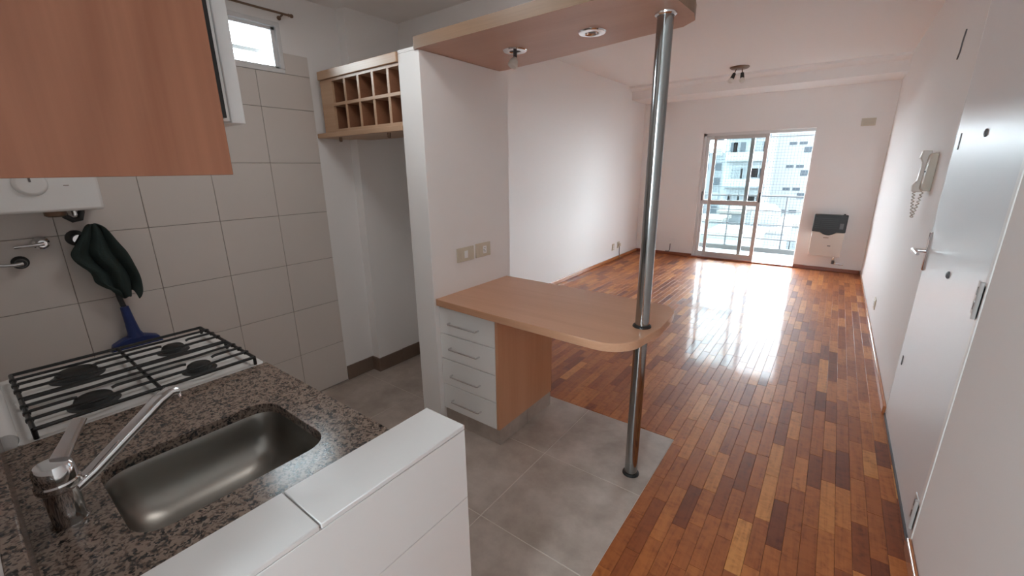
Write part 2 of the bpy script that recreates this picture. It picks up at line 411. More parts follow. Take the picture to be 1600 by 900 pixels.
# half wall by the counter
hw = struct(MB().box(-.81, XH-.008, YN, .676, 0, .91).build('wall_half', GROUT), 'low white tiled wall in front of the granite counter')
for a, b_ in ((YN, .2915), (.2945, .684)):
    MB().box(-.812, XH, a, b_, .908, .920).build('tile', CAPTILE, hw, bevel=.002)
for a, b_ in ((YN, .684),):
    for c_, d_ in ((.70, .9065), (.35, .699), (.0, .349)):
        MB().box(XH-.009, XH-.0005, a, b_, c_, d_).build('tile', CAPTILE, hw, bevel=.001, seg=1)
for c_, d_ in ((.59, .9065), (.27, .588), (.0, .268)):
    MB().box(-.812, XH-.010, .675, .684, c_, d_).build('tile', CAPTILE, hw, bevel=.001, seg=1)
# skirtings
def skirt(name, b, mat, lab, bevel=.006):
    return struct(b.build(name, mat, bevel=bevel), lab, 'skirting')
skirt('baseboard_left', MB().box(XL, XL+.018, YP1, YB, 0, .055), BASEW, 'orange brown wooden skirting along the left living room wall')
skirt('baseboard_back', MB().box(XL+.018, WX0, YB-.018, YB, 0, .055).box(WX1, XR-.018, YB-.018, YB, 0, .055), BASEX, 'dark red brown wooden skirting under the balcony wall')
skirt('baseboard_right', MB().box(XR-.018, XR, DY1+.005, YB, 0, .06), BASEW, 'glossy wooden skirting along the right wall beyond the door')
skirt('baseboard_entry', MB().box(XR-.018, XR, YH, DY0-.03, 0, .06), BASEW, 'short wooden skirting on the near side of the entrance door')
bk = thing('baseboard_kitchen', (-2.74, 1.9, 0), 'brown tile skirting around the floor of the fridge niche', 'skirting', kind='structure')
for x0, x1, y0, y1 in ((XK, XK+.010, 1.602, 1.838), (XK, -2.696, 1.828, 1.840), (-2.705, -2.695, 1.84, 2.06), (-2.705, -2.695, 2.063, 2.27), (-2.695, -2.35, 2.26, 2.27), (-2.348, XP0, 2.26, 2.27)):
    MB().box(x0, x1, y0, y1, 0, .112+random.uniform(-.002, .002)).build('tile', SKIRT, bk, bevel=.001, seg=1)
thr = struct(MB().box(WX0, WX1, YB-.03, YB+.04, 0, .022).build('trim_4', BASEX, bevel=.004), 'dark brown wooden threshold under the balcony door', 'trim')

# ---------------------------------------------------------------- balcony door (window_1)
w1 = thing('window_1', (-1.13, YB, 0), 'white aluminium sliding balcony door with one open half', 'window', kind='structure')
b = MB().box(WX0, WX0+.045, YB+.03, YB+.13, .0, WZ).box(WX1-.012, WX1, YB+.06, YB+.13, 0, WZ).box(WX0, WX1, YB+.03, YB+.13, WZ-.045, WZ).box(WX0, WX1, YB+.04, YB+.13, -.01, .03)
b.build('frame', ALU, w1, bevel=.003)
def sash(x0, x1, y, handle_x, mat):
    s_ = MB().box(x0, x0+.05, y, y+.03, .03, WZ-.045).box(x1-.055, x1, y, y+.03, .03, WZ-.045)
    s_.box(x0+.05, x1-.055, y, y+.03, .03, .11).box(x0+.05, x1-.055, y, y+.03, WZ-.10, WZ-.045).box(x0+.05, x1-.055, y, y+.03, .925, 1.0)
    so = s_.build('sash', mat, w1, bevel=.003)
    MB().box(x0+.05, x1-.055, y+.012, y+.017, .11, .925).build('pane', GLASS, so)
    MB().box(x0+.05, x1-.055, y+.012, y+.017, 1.0, WZ-.10).build('pane', GLASS, so)
    tag(MB().box(handle_x-.012, handle_x+.012, y-.016, y, .985, 1.14).build('handle', DARK, so, bevel=.004), 'black latch')
sash(-1.865, -1.145, YB+.085, -1.853, ALU)
sash(-1.740, -.945, YB+.045, -.965, ALUG)
# kitchen window (window_2)
w2 = thing('window_2', (XK, 1.19, 2.12), 'small white aluminium kitchen window high in the tiled wall', 'window', kind='structure')
MB().box(XK-.05, XK+.012, KY0, KY1, KZ0, KZ0+.024).box(XK-.05, XK+.012, KY0, KY1, KZ1-.024, KZ1).box(XK-.05, XK+.012, KY0, KY0+.024, KZ0+.024, KZ1-.024).box(XK-.05, XK+.012, KY1-.024, KY1, KZ0+.024, KZ1-.024).build('frame', ALU, w2, bevel=.003)
b = MB(); i0, i1, j0, j1 = KY0+.026, KY1-.026, KZ0+.026, KZ1-.026
for q in ((i0, i1, j0, j0+.012), (i0, i1, j1-.018, j1), (i0, i0+.018, j0, j1), (i1-.022, i1, j0, j1)): b.box(XK-.04, XK-.005, *q)
so = b.build('sash', ALU, w2, bevel=.002)
MB().box(XK-.03, XK-.026, i0, i1, j0, j1).build('pane', GLASS, so)
MB().box(XK-.09, XK-.075, KY0, KY1, 2.228, 2.250).build('bar', ALUG, w2)
w3 = thing('fill_window', (-.1, YH, EZ0), 'added white framed window in the entry wall behind the viewpoint, unseen, for fill light', 'window', kind='structure')  # unseen window added to bring fill daylight in from behind the viewpoint
MB().box(EX0, EX1, YH-.08, YH-.03, EZ0, EZ0+.04).box(EX0, EX1, YH-.08, YH-.03, EZ1-.04, EZ1).box(EX0, EX0+.04, YH-.08, YH-.03, EZ0+.04, EZ1-.04).box(EX1-.04, EX1, YH-.08, YH-.03, EZ0+.04, EZ1-.04).build('frame', ALU, w3, bevel=.003)
MB().box(EX0+.04, EX1-.04, YH-.058, YH-.053, EZ0+.04, EZ1-.04).build('pane', GLASS, w3)
rod = thing('curtain_rod', (XK, 1.2, 2.42), 'thin copper coloured curtain rod above the small kitchen window', 'curtain rod')
MB().tube([(XK+.045, .9, 2.435), (XK+.045, 1.49, 2.435)], .006, 10).build('rod', BRASS, rod)
MB().lathe((XK+.045, 1.49, 2.435), [(0, 0), (.009, .002), (.007, .01), (.011, .018), (.009, .027), (0, .03)], 'y', 12).build('finial', BRASS, rod)
MB().tube([(XK, 1.455, 2.42), (XK+.045, 1.455, 2.428)], .005, 8).lathe((XK, 1.455, 2.42), [(0, 0), (.012, 0), (.012, .004), (0, .004)], 'x', 12).build('bracket', BRASS, rod)

# ---------------------------------------------------------------- entrance door (door_1)
d1 = thing('door_1', (XR, 2.74, 0), 'white glossy entrance door with exposed grey hinges', 'door', kind='structure')
MB().box(XR-.001, XR+.046, DY0+.012, DY1-.001, .018, DZ-.002).build('door_leaf', LACQ, d1, bevel=.002)
MB().box(XR-.004, XR+T, DY0-.028, DY0+.004, 0, DZ+.03).box(XR-.002, XR+T, DY1, DY1+.012, 0, DZ+.03).box(XR-.004, XR+T, DY0, DY1, DZ, DZ+.03).build('door_frame', WHITE, d1, bevel=.002)
MB().box(XR+.01, XR+.12, DY0+.001, DY0+.012, .016, DZ).build('rebate', DARK, d1)
MB().box(XR+.05, XR+.12, DY0+.013, DY1, 0.016, DZ).build('backing', WHITE, d1)
MB().box(XR-.006, XR+.05, DY0+.004, DY1, 0, .016).build('threshold', DGREY, d1)
for z in (.085, 1.015, 1.85):
    hg = MB().box(XR-.004, XR+.008, DY0-.02, DY0+.085, z, z+.125).build('hinge', ALUG, d1, bevel=.003)
    MB().tube([(XR-.006, DY0+.01, z-.005), (XR-.006, DY0+.01, z+.13)], .009, 12).build('pin', ALUG, hg)
    MB().box(XR-.007, XR-.003, DY0+.04, DY0+.06, z+.02, z+.05).box(XR-.007, XR-.003, DY0+.04, DY0+.06, z+.075, z+.105).build('slot', DARK, hg)
es = MB().box(XR-.012, XR+.006, DY1-.055, DY1-.02, .965, 1.185).build('lock_plate', CHROME, d1, bevel=.004)
MB().tube([(XR-.01, DY1-.04, 1.075), (XR-.06, DY1-.04, 1.075)], .011, 14).build('spindle', CHROME, es)
MB().tube([(XR-.058, DY1-.045, 1.075), (XR-.062, DY1-.02, 1.076), (XR-.062, DY1-.06, 1.076), (XR-.058, DY1-.16, 1.072)], [.012, .012, .011, .008], 12).build('handle', CHROME, d1)
MB().lathe((XR-.001, 2.70, 1.06), [(.017, 0), (.017, -.005), (.010, -.009), (0, -.010)], 'x', 16).build('lock_cylinder', DGREY, d1)
MB().lathe((XR-.001, 2.72, 1.675), [(.017, 0), (.017, -.005), (.009, -.008), (0, -.008)], 'x', 16).build('peephole', DGREY, d1)
MB().box(XR-.004, XR+.006, 3.215, 3.235, 1.62, 1.70).build('upper_latch', DGREY, d1)
MB().box(XR-.004, XR+.006, 3.225, 3.245, .40, .455).build('lower_latch', DGREY, d1)

# ---------------------------------------------------------------- wall plates, intercom, heater
def plate(name, label, cat, x, y, z, w, h, ax, mat, kind='outlet', group=None):
    """ax: '+x','-x','-y' direction the plate faces"""
    t = thing(name, (x, y, z), label, cat, group)
    def bx(u0, u1, v0, v1, d0, d1, m, nm, par=t, bev=.002):
        if ax == '+x': q = (x+d0, x+d1, y+u0, y+u1, z+v0, z+v1)
        elif ax == '-x': q = (x-d1, x-d0, y+u0, y+u1, z+v0, z+v1)
        else: q = (x+u0, x+u1, y-d1, y-d0, z+v0, z+v1)
        return MB().box(*q).build(nm, m, par, bevel=bev)
    p = bx(-w/2, w/2, -h/2, h/2, 0, .008, mat, 'cover_plate')
    if kind == 'switch':
        bx(-w*.3, w*.3, -h*.3, h*.3, .008, .010, mat, 'insert', bev=.0005)
        bx(-w*.11, w*.09, -h*.26, h*.26, .010, .014, WHITE, 'rocker')
    elif kind == 'outlet':
        i = bx(-w*.3, w*.3, -h*.3, h*.3, .008, .010, mat, 'insert', bev=.0005)
        s_ = bx(-w*.05, w*.19, -h*.27, h*.27, .010, .012, WHITE, 'socket', bev=.0005)
        for du, dv in ((.07, .12), (.07, -.12), (.0, -.02)): bx(w*du-.003, w*du+.003, h*dv-.003, h*dv+.003, .012, .0125, DARK, 'pin_hole', s_, bev=0)
    return t
plate('light_switch', 'cream single rocker switch plate on the partition above the bar', 'switch', XP, 1.886, 1.047, .149, .087, '+x', CREAM, 'switch')
plate('power_outlet', 'cream three pin outlet plate on the partition beside the switch', 'outlet', XP, 2.052, 1.05, .142, .090, '+x', CREAM, 'outlet')
plate('power_outlet', 'small cream outlet plate low on the left wall, nearer one of two', 'outlet', XL, 6.80, .235, .09, .11, '+x', CREAM, 'outlet')
t = plate('power_outlet', 'cream outlet with a plugged grey cable low on the left wall', 'outlet', XL, 7.02, .245, .09, .11, '+x', CREAM, 'none')
MB().box(XL+.008, XL+.04, 6.99, 7.05, .22, .27).build('plug', CREAM, t, bevel=.006)
tag(MB().tube([(XL+.03, 7.01, .225), (XL+.03, 7.01, .12), (XL+.028, 7.04, .03), (XL+.026, 7.10, .012)], .006, 8).build('cable', DGREY), 'grey cable dropping from the left wall outlet to the skirting', 'cable')
plate('blank_plate', 'pale blank cover plate low beside the balcony door', 'cover plate', -2.255, YB, .262, .12, .095, '-y', WALL, 'none')
tag(MB().tube([(-2.285, YB-.006, .20), (-2.285, YB-.012, .09), (-2.30, YB-.014, .062), (-2.36, YB-.02, .060)], .007, 8).build('cable', DGREY), 'short dark cable under the blank plate on the balcony wall', 'cable')
plate('blank_plate', 'faint white square cover plate high left of the balcony door', 'cover plate', -2.248, YB, 2.32, .12, .11, '-y', WALL, 'none')
t = plate('wall_vent', 'cream rectangular vent plate high right of the balcony door', 'vent', .215, YB, 2.115, .155, .10, '-y', CREAM, 'none')
for k in range(4): MB().box(.215-.062, .215+.062, YB-.011, YB-.008, 2.083+k*.018, 2.089+k*.018).build('slat', BEIGE, t)
t = plate('power_outlet', 'small cream outlet plate low on the right wall past the door', 'outlet', XR, 5.23, .255, .12, .10, '-x', CREAM, 'outlet')
tag(MB().tube([(XR-.003, 3.851, 2.312), (XR-.006, 3.865, 2.25), (XR-.006, 3.87, 2.20), (XR-.004, 3.93, 2.165)], .004, 6).build('wire', DGREY), 'short grey wire coming out high on the right wall', 'wire')

ic = thing('intercom', (XR, 3.78, 1.4), 'beige wall intercom with a handset and coiled cord beside the door', 'intercom')
MB().prism([(XR, 1.385), (XR-.035, 1.385), (XR-.045, 1.40), (XR-.035, 1.60), (XR-.028, 1.615), (XR, 1.615)], 'y', 3.74, 3.84).build('base', BEIGE, ic, bevel=.004)
MB().prism([(XR-.03, 1.375), (XR-.075, 1.375), (XR-.080, 1.42), (XR-.060, 1.45), (XR-.055, 1.56), (XR-.072, 1.59), (XR-.065, 1.635), (XR-.02, 1.635)], 'y', 3.845, 3.895).build('handset', IVORY, ic, bevel=.006)
MB().box(XR-.0445, XR-.035, 3.775, 3.785, 1.50, 1.51).build('button', DARK, ic)
cp = []
for k in range(90):
    u = k/89; a = k*1.1
    base = Vector((XR-.06, 3.87, 1.375)).lerp(Vector((XR-.045, 3.86, 1.21)), min(1, u*2)) if u < .5 else Vector((XR-.045, 3.86, 1.21)).lerp(Vector((XR-.03, 3.80, 1.385)), u*2-1)
    base.y += .028*math.sin(PI*u*2) if u < .5 else -.02*math.sin(PI*(u*2-1))
    cp.append(base+Vector((.007*math.cos(a), .007*math.sin(a), 0)))
MB().tube(cp, .003, 6).build('cord', BEIGE, ic)

ht = thing('gas_heater', (0, YB, .225), 'ivory balanced flue gas heater with a black top on the balcony wall', 'heater')
HY = YB-.14
lower = [(-.195, .24), (.19, .24), (.20, .60)]+[(.10-.0, .60)]+[(.10-.20*k/8, .60-.045*math.sin(PI*k/8)) for k in range(1, 8)]+[(-.10, .60), (-.195, .60)]
MB().prism(lower, 'y', HY, YB).build('body', IVORY, ht, bevel=.006)
upper = [(-.197, .603), (-.10, .603)]+[(-.10+.20*k/8, .603-.045*math.sin(PI*k/8)) for k in range(1, 8)]+[(.10, .603), (.203, .603), (.205, .852), (-.195, .852)]
MB().prism(upper, 'y', HY-.006, YB-.01).build('top_grille', BLACK, ht, bevel=.008)
for k in range(6): MB().box(-.17, .10, HY-.011, HY-.004, .655+k*.028, .663+k*.028).build('louvre', DARK, ht)
MB().box(.125, .17, HY-.010, HY-.005, .655, .735).build('control_window', DGREY, ht)
MB().lathe((.16, YB-.07, .852), [(0, 0), (.012, 0), (.012, .014), (0, .014)], 'z', 12).build('knob', DARK, ht)
MB().box(-.045, .02, HY-.002, HY+.001, .515, .524).build('badge', BRASS, ht)
MB().box(.02, .06, HY-.002, HY+.001, .395, .408).build('slot', DARK, ht)
gp = thing('gas_valve', (.14, YB, .14), 'short chrome gas pipe and valve under the wall heater', 'pipe')
MB().tube([(.125, YB-.05, .24), (.125, YB-.05, .135), (.13, YB-.05, .13), (.25, YB-.045, .125), (.25, YB, .125)], .011, 10).build('pipe', CHROME, gp)
MB().lathe((.125, YB-.05, .15), [(0, -.025), (.02, -.025), (.022, 0), (.016, .03), (0, .03)], 'z', 12).build('valve', DGREY, gp)

# ceiling lamp with two spot sockets
lp = thing('ceiling_lamp', (-1.26, 6.72, H), 'bronze round ceiling lamp with two bare bulbs before the beam', 'lamp')
MB().lathe((-1.26, 6.72, H), [(0, 0), (.115, 0), (.118, -.008), (.10, -.022), (0, -.026)]).build('canopy', BRASS, lp)
for k, (dx, dy, ang) in enumerate(((-.035, -.02, -.35), (.03, .01, .12))):
    p0 = Vector((-1.26+dx, 6.72+dy, H-.024)); p1 = p0+Vector((math.sin(ang)*.05, 0, -.05)); dr = Vector((math.sin(ang), -.2, -1)).normalized()
    ar = MB().tube([p0, p1], .006, 8).build('arm', BRASS, lp)
    MB().tube([p1, p1+dr*.065], [.02, .026], 14).build('socket', DARK, ar)
    MB().tube([p1+dr*.065, p1+dr*.08, p1+dr*.10, p1+dr*.12, p1+dr*.128], [.018, .032, .036, .026, .008], 14).build('bulb', BULB, ar)
bd = thing('bead_pull', (-1.62, 4.9, H), 'pale beaded pull hanging from the ceiling just behind the steel pole', 'pull')
MB().tube([(-1.625, 4.9, H), (-1.625, 4.9, H-.30)], .004, 6).build('string', CREAM, bd)
for k in range(9): MB().lathe((-1.625, 4.9, H-.03-.03*k), [(0, -.013), (.012, -.007), (.014, 0), (.012, .007), (0, .013)], 'z', 12).build('bead', CREAM if k % 2 else BEIGE, bd)

# ---------------------------------------------------------------- bar, drawers, pole, hanging board
bar = [(XP, 1.622), (-1.40, 1.602), (-1.0, 1.590)]+[(-.76, 1.583)]+[(-.745+.16*math.cos(math.radians(a)), 1.745+.162*math.sin(math.radians(a))) for a in range(-90, -2, 11)]+[(-.560, 1.90), (-.567, 2.08)]+[(-.70+.125*math.cos(math.radians(a)), 2.150+.125*math.sin(math.radians(a))) for a in range(6, 91, 12)]+[(-1.0, 2.292), (XP, 2.305)]
bmb = bmesh.new(); hole = arc(-.64, 1.877, .0335, 360, 15, 23)
def bring(pts, z): return [bmb.verts.new((p[0], p[1], z)) for p in pts]
for z in (.823, .783):
    o, i = bring(bar, z), bring(hole, z)
    eds = [bmb.edges.new((a[k], a[(k+1) % len(a)])) for a in (o, i) for k in range(len(a))]
    bmesh.ops.triangle_fill(bmb, edges=eds, use_beauty=True)
    if z == .823: to, ti = o, i
    else:
        for A, B in ((to, o), (ti, i)):
            for k in range(len(A)): bmb.faces.new((A[k], A[(k+1) % len(A)], B[(k+1) % len(B)], B[k]))
mb = MB(); mb.bm.free(); mb.bm = bmb
tag(mb.build('bar_top', LAMX, bevel=.002, seg=1), 'beech laminate bar top with a rounded end, joined to the partition', 'bar')
dc = thing('drawer_cabinet', (-1.555, 1.9, 0), 'white fronted four drawer cabinet with beech side under the bar', 'cabinet')
MB().box(XP+.002, -1.352, 1.66, 2.20, .105, .782).build('carcass', WHITE, dc)
MB().box(-1.352, -1.334, 1.642, 2.205, .105, .7825).build('side_panel', LAM, dc, bevel=.001, seg=1)
zs = [.105, .277, .447, .609, .775]
for k in range(4):
    dr = MB().box(XP+.003, -1.353, 1.640, 1.659, zs[k]+.003, zs[k+1]-.003).build('drawer', WHITE, dc, bevel=.002)
    zc = (.182, .352, .53, .687)[k]; y = 1.640
    MB().tube([(-1.687, y, zc), (-1.687, y-.022, zc), (-1.68, y-.027, zc), (-1.474, y-.027, zc), (-1.467, y-.022, zc), (-1.467, y, zc)], .005, 10).build('handle', CHROME, dr)
pl = MB().box(XP+.002, -1.348, 1.665, 2.195, 0, .104).build('plinth', GROUT, dc)
for x0, x1, y0, y1 in ((XP+.002, -1.345, 1.656, 1.665), (-1.348, -1.339, 1.657, 1.93), (-1.348, -1.339, 1.932, 2.203)):
    MB().box(x0, x1, y0, y1, 0, .103).build('tile', FTILE, pl, bevel=.001, seg=1)
pole = thing('support_pole', (-.64, 1.877, 0), 'tall polished steel pole through the bar end up to the board', 'pole')
MB().tube([(-.64, 1.877, .002), (-.64, 1.877, 2.13)], .032, 32).build('tube', POLE, pole)
for z, s_ in ((0, 1), (.823, 1), (2.13, -1)):
    MB().lathe((-.64, 1.877, z), [(.033, 0), (.043, 0), (.042, .006*s_), (.036, .011*s_), (.033, .011*s_)]).build('collar', BLACK if s_ > 0 else CHROME, pole)
ub = [(-1.80, 1.600), (XP, 1.598), (-1.25, 1.590), (-.90, 1.582)]+[(-.72+.16*math.cos(math.radians(a)), 1.745+.168*math.sin(math.radians(a))) for a in range(-90, -1, 15)]+[(-.553, 1.95), (-.572, 2.04), (-.635, 2.098), (-.835, 2.124), (-1.25, 2.20), (-1.732, 2.268), (-1.80, 2.268)]
hb = MB().prism(ub, 'z', 2.131, 2.186).build('hanging_board', [LAMU, EDGE])
for p_ in hb.data.polygons:
    if abs(p_.normal.z) < .5: p_.material_index = 1
tag(hb, 'wide beech laminate board with rounded end above the bar holding two downlights', 'shelf')
for k, (x, y) in enumerate(((-.975, 1.912), (-1.42, 1.940))):
    dl = thing('downlight', (x, y, 2.12), ('round chrome recessed downlight nearer the steel pole', 'round chrome downlight by the partition with its bulb hanging out')[k], 'downlight')
    MB().lathe((x, y, 2.131), [(.030, .0), (.030, -.004), (.034, -.008), (.058, -.006), (.062, -.001), (.062, 0)]).build('ring', CHROME, dl)
    MB().lathe((x, y, 2.1305), [(0, -.002), (.031, -.002)]).build('recess', DGREY if k == 0 else BLACK, dl)
    if k == 0: MB().lathe((x, y, 2.1285), [(.017, 0), (.024, -.004), (.027, -.001)]).build('lens_ring', CHROME, dl)
    else:
        MB().tube([(x, y, 2.13), (x+.005, y-.005, 2.095)], .010, 10).build('socket', DGREY, dl)
        MB().tube([(x+.005, y-.005, 2.095), (x+.003, y-.012, 2.08), (x, y-.02, 2.06), (x-.002, y-.024, 2.052)], [.010, .020, .026, .022], 16).build('bulb', BULB, dl)

# ---------------------------------------------------------------- bottle rack in the niche
rk = thing('bottle_rack', (-2.36, 1.78, 1.75), 'wooden ten hole bottle rack above the fridge niche', 'rack')
RX0, RX1, RY0, RY1 = -2.70, XP0-.002, 1.612, 1.93
MB().box(RX0-.004, RX1, RY0-.012, RY1, 2.094, 2.143).build('top_board', RACKW, rk, bevel=.003)
MB().box(RX0, -2.575, RY0, RY0+.018, 1.786, 2.092).build('stile', RACKW, rk, bevel=.001, seg=1)
MB().box(RX0, RX0+.018, RY0+.018, RY1, 1.786, 2.092).build('side_panel', RACKW, rk)
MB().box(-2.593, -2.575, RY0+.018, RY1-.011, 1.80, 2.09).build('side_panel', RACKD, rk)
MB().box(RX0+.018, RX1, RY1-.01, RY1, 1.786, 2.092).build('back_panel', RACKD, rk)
MB().box(-2.575, RX1, RY0, RY1-.012, 2.078, 2.0925).build('rail', RACKW, rk)
MB().box(-2.575, RX1, RY0, RY1-.012, 1.936, 1.954).build('shelf', RACKW, rk, bevel=.001, seg=1)
MB().box(-2.575, RX1, RY0, RY1-.012, 1.786, 1.802).build('rail', RACKW, rk)
for k in range(4):
    x = -2.443+.136*k
    for z0, z1 in ((1.802, 1.936), (1.954, 2.078)):
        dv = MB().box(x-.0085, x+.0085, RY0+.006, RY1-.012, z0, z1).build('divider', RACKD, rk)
        MB().box(x-.009, x+.009, RY0+.002, RY0+.006, z0, z1).build('edge_band', RACKW, dv)
MB().box(XK+.001, RX1, RY0-.008, RY1+.02, 1.757, 1.785).build('bottom_board', RACKW, rk, bevel=.002)
for x in (-2.60, -2.11): MB().lathe((x, 1.65, 1.757), [(0, 0), (.010, 0), (.010, -.022), (.007, -.028), (0, -.028)], 'z', 12).build('peg', BRASS, rk)

# ---------------------------------------------------------------- wall cabinet, water heater, taps
wc = thing('wall_cabinet', (-1.25, .15, 1.545), 'wall cabinet with a large cherry wood side panel and white carcass', 'cabinet')
MB().box(-.918, -.90, YN, .343, 1.545, 2.50).build('side_panel', LAMD, wc, bevel=.001, seg=1)
MB().box(-.955, -.919, YN, .3565, 1.646, 2.50).build('gap_shade', BLACK, wc)  # black strip painting the deep shade in the gap beside the carcass
MB().box(-1.62, -.978, YN, .385, 1.646, 2.50).build('carcass', WHITE, wc, bevel=.002)
MB().box(-1.62, -.976, .3855, .412, 1.643, 2.50).build('door', WHITE, wc, bevel=.002)
wh = thing('water_heater', (-2.68, .2, 1.39), 'white wall mounted water heater with a round dial', 'water heater')
MB().box(XK+.008, -2.58, YN+.01, .447, 1.398, 2.10).build('casing', ENAMEL, wh, bevel=.012)
dd = MB().lathe((-2.58, .243, 1.515), [(.050, 0), (.050, .004), (.042, .016), (.036, .018), (0, .018)], 'x').build('dial', ENAMEL, wh)
MB().box(-2.563, -2.559, .240, .246, 1.52, 1.552).build('pointer', DGREY, dd)
MB().box(-2.581, -2.5785, .335, .352, 1.503, 1.506).build('mark', BRASS, wh)
MB().lathe((-2.68, .30, 1.398), [(0, 0), (.035, 0), (.035, -.02), (.025, -.026), (0, -.026)]).build('collar', BRASS, wh)
pp = thing('hose', (-2.70, .37, 1.37), 'dark bent hose and fitting under the water heater', 'hose')
MB().tube([(-2.70, .325, 1.40), (-2.70, .33, 1.37), (-2.70, .35, 1.352), (-2.705, .375, 1.356), (-2.71, .385, 1.385), (-2.71, .387, 1.40)], .012, 12).build('tube', DARK, pp)
MB().tube([(-2.70, .36, 1.40), (-2.70, .362, 1.372)], .010, 10).build('nut', CHROME, pp)
def stopcock(y, z, dark, label, ln=.075, dz=-.012):
    t = thing('gas_tap', (XK+.01, y, z), label, 'tap')
    MB().lathe((XK+.007, y, z), [(0, 0), (.028, 0), (.028, .004), (.018, .012), (.012, .018), (.012, .05), (0, .05)], 'x', 20).build('flange', DARK if dark else CHROME, t)
    MB().lathe((XK+.03, y, z), [(0, 0), (.018, 0), (.020, .012), (.015, .026), (0, .026)], 'x', 16).build('body', DARK if dark else CHROME, t)
    MB().tube([(XK+.055, y+.004, z), (XK+.06, y-.02, z-.002), (XK+.06, y-ln, z+dz)], [.009, .008, .006], 10).build('lever', CHROME, t)
stopcock(.240, 1.258, False, 'chrome lever tap on the tiles, upper of the two left taps', .085, -.004)
stopcock(.163, 1.183, True, 'dark lever tap on the tiles, lower of the two left taps', .08, .004)
t = thing('wall_spigot', (XK+.01, .352, 1.265), 'round chrome spigot on the tiles half hidden by the towel', 'tap')
MB().lathe((XK+.007, .352, 1.265), [(0, 0), (.036, 0), (.034, .006), (.022, .012), (.017, .016), (.017, .055), (.020, .06), (.020, .07), (0, .07)], 'x', 24).build('flange', DARK, t)
MB().lathe((XK+.078, .352, 1.265), [(.020, 0), (.020, .006), (0, .007)], 'x', 20).build('cap', CHROME, t)
MB().tube([(XK+.05, .352, 1.265), (XK+.05, .39, 1.27), (XK+.05, .42, 1.285)], .012, 12).build('arm', CHROME, t)

# towel: folded cloth, rows of (z, left y, right y)
rowsT = [(1.330, .398, .415), (1.322, .380, .440), (1.295, .366, .455), (1.255, .350, .472), (1.215, .318, .492), (1.195, .306, .500), (1.165, .312, .508), (1.13, .335, .515), (1.10, .362, .522), (1.06, .362, .528), (1.03, .364, .526), (1.00, .392, .520), (.975, .43, .50)]
bmx = bmesh.new(); grid = []; NC = 22
for i, (z, a, b_) in enumerate(rowsT):
    row = []
    for j in range(NC):
        u = j/(NC-1); y = a+(b_-a)*u
        amp = .008+.016*min(1, i/5)
        q_ = u*15+.9*math.sin(i*.45)+2.2*(i/12); x = XK+.092+amp*(2*abs(math.sin(q_/2))-1)*(1 if j % 21 else .6)+.008*math.sin(u*6+i*.5)
        zz = z+(.018*math.sin(u*9+1)+.012*math.sin(u*17) if i > 9 else 0)+(-.02*(u-.5) if i > 2 else 0)
        row.append(bmx.verts.new((x, y, zz)))
    grid.append(row)
for r1, r2_ in zip(grid, grid[1:]):
    for j in range(NC-1): bmx.faces.new((r1[j], r1[j+1], r2_[j+1], r2_[j]))
mb = MB(); mb.bm.free(); mb.bm = bmx
tw = mb.build('towel', TOWEL, solid=.007, sub=1); tag(tw, 'crumpled dark green towel hanging on the tiled kitchen wall', 'towel')

br = thing('brush', (-2.70, .45, .5), 'blue brush with a black stick leaning behind the stove', 'brush')
MB().tube([(-2.765, .43, 1.13), (-2.76, .442, .95), (-2.752, .448, .90)], .011, 12).build('handle', DARK, br)
MB().tube([(-2.73, .444, .915), (-2.728, .450, .84), (-2.727, .455, .78), (-2.727, .457, .755)], [.017, .021, .026, .036], 16).build('socket', BLUE, br)
hd = [(.355, .70), (.365, .735), (.41, .757), (.457, .768), (.50, .757), (.545, .738), (.56, .70)]
MB().prism([(y, z) for y, z in hd], 'x', -2.755, -2.70).build('head', BLUE, br, bevel=.006)
bb = MB()
for k in range(12):
    for q in range(3): bb.tube([(-2.745+.018*q, .365+.0165*k, .70), (-2.75+.022*q, .36+.018*k, .62)], .006, 5)
tag(bb.build('bristles', DARK, br), None, None, None, 'stuff')

# added kitchen ceiling lamp, unseen above the frame, to brighten the kitchen
def fill_lamp(x, y, z, r, power, label):
    t = thing('fill_lamp', (x, y, z), label, 'lamp')
    MB().lathe((x, y, z), [(0, 0), (r+.02, 0), (r+.02, -.03), (r, -.034), (0, -.034)]).build('base', ENAMEL, t)
    MB().lathe((x, y, z-.034), [(r, 0), (r*.95, -.012), (r*.7, -.022), (0, -.028)]).build('diffuser', BULB, t)
    l = bpy.data.lights.new('fill_light', 'AREA'); l.shape = 'DISK'; l.size = r*2; l.energy = power; l.color = (1, .97, .94)
    o = bpy.data.objects.new('fill_light', l); o.location = (0, 0, -.07); o.parent = t; C.objects.link(o)
fill_lamp(-1.55, 1.05, HK, .20, 1.5, 'added round white fill lamp on the lower kitchen ceiling, unseen')

# ---------------------------------------------------------------- stove
ZC = .87
sv = thing('stove', (-1.9, .29, 0), 'white four burner gas stove with black wire grates', 'stove')
SX0, SX1, SY0, SY1 = -2.195, -1.606, -.015, .602
MB().box(SX0+.005, SX1-.005, SY0, SY1-.02, .08, ZC-.03).build('body', ENAMEL, sv, bevel=.006)
for x in (SX0+.05, SX1-.05):
    for y in (SY0+.05, SY1-.08): MB().lathe((x, y, 0), [(0, 0), (.02, 0), (.015, .08), (0, .08)], 'z', 12).build('foot', DARK, sv)
tp = MB(); o1 = rrect(SX0, SX1, SY0, SY1, .018, 3); o2 = rrect(SX0+.012, SX1-.012, SY0+.012, SY1-.012, .015, 3); o3 = rrect(SX0+.035, SX1-.03, SY0+.035, SY1-.035, .03, 3)
R = [[tp.bm.verts.new((p[0], p[1], z)) for p in o] for o, z in ((o1, ZC-.03), (o1, ZC-.004), (o2, ZC), (o3, ZC-.008))]
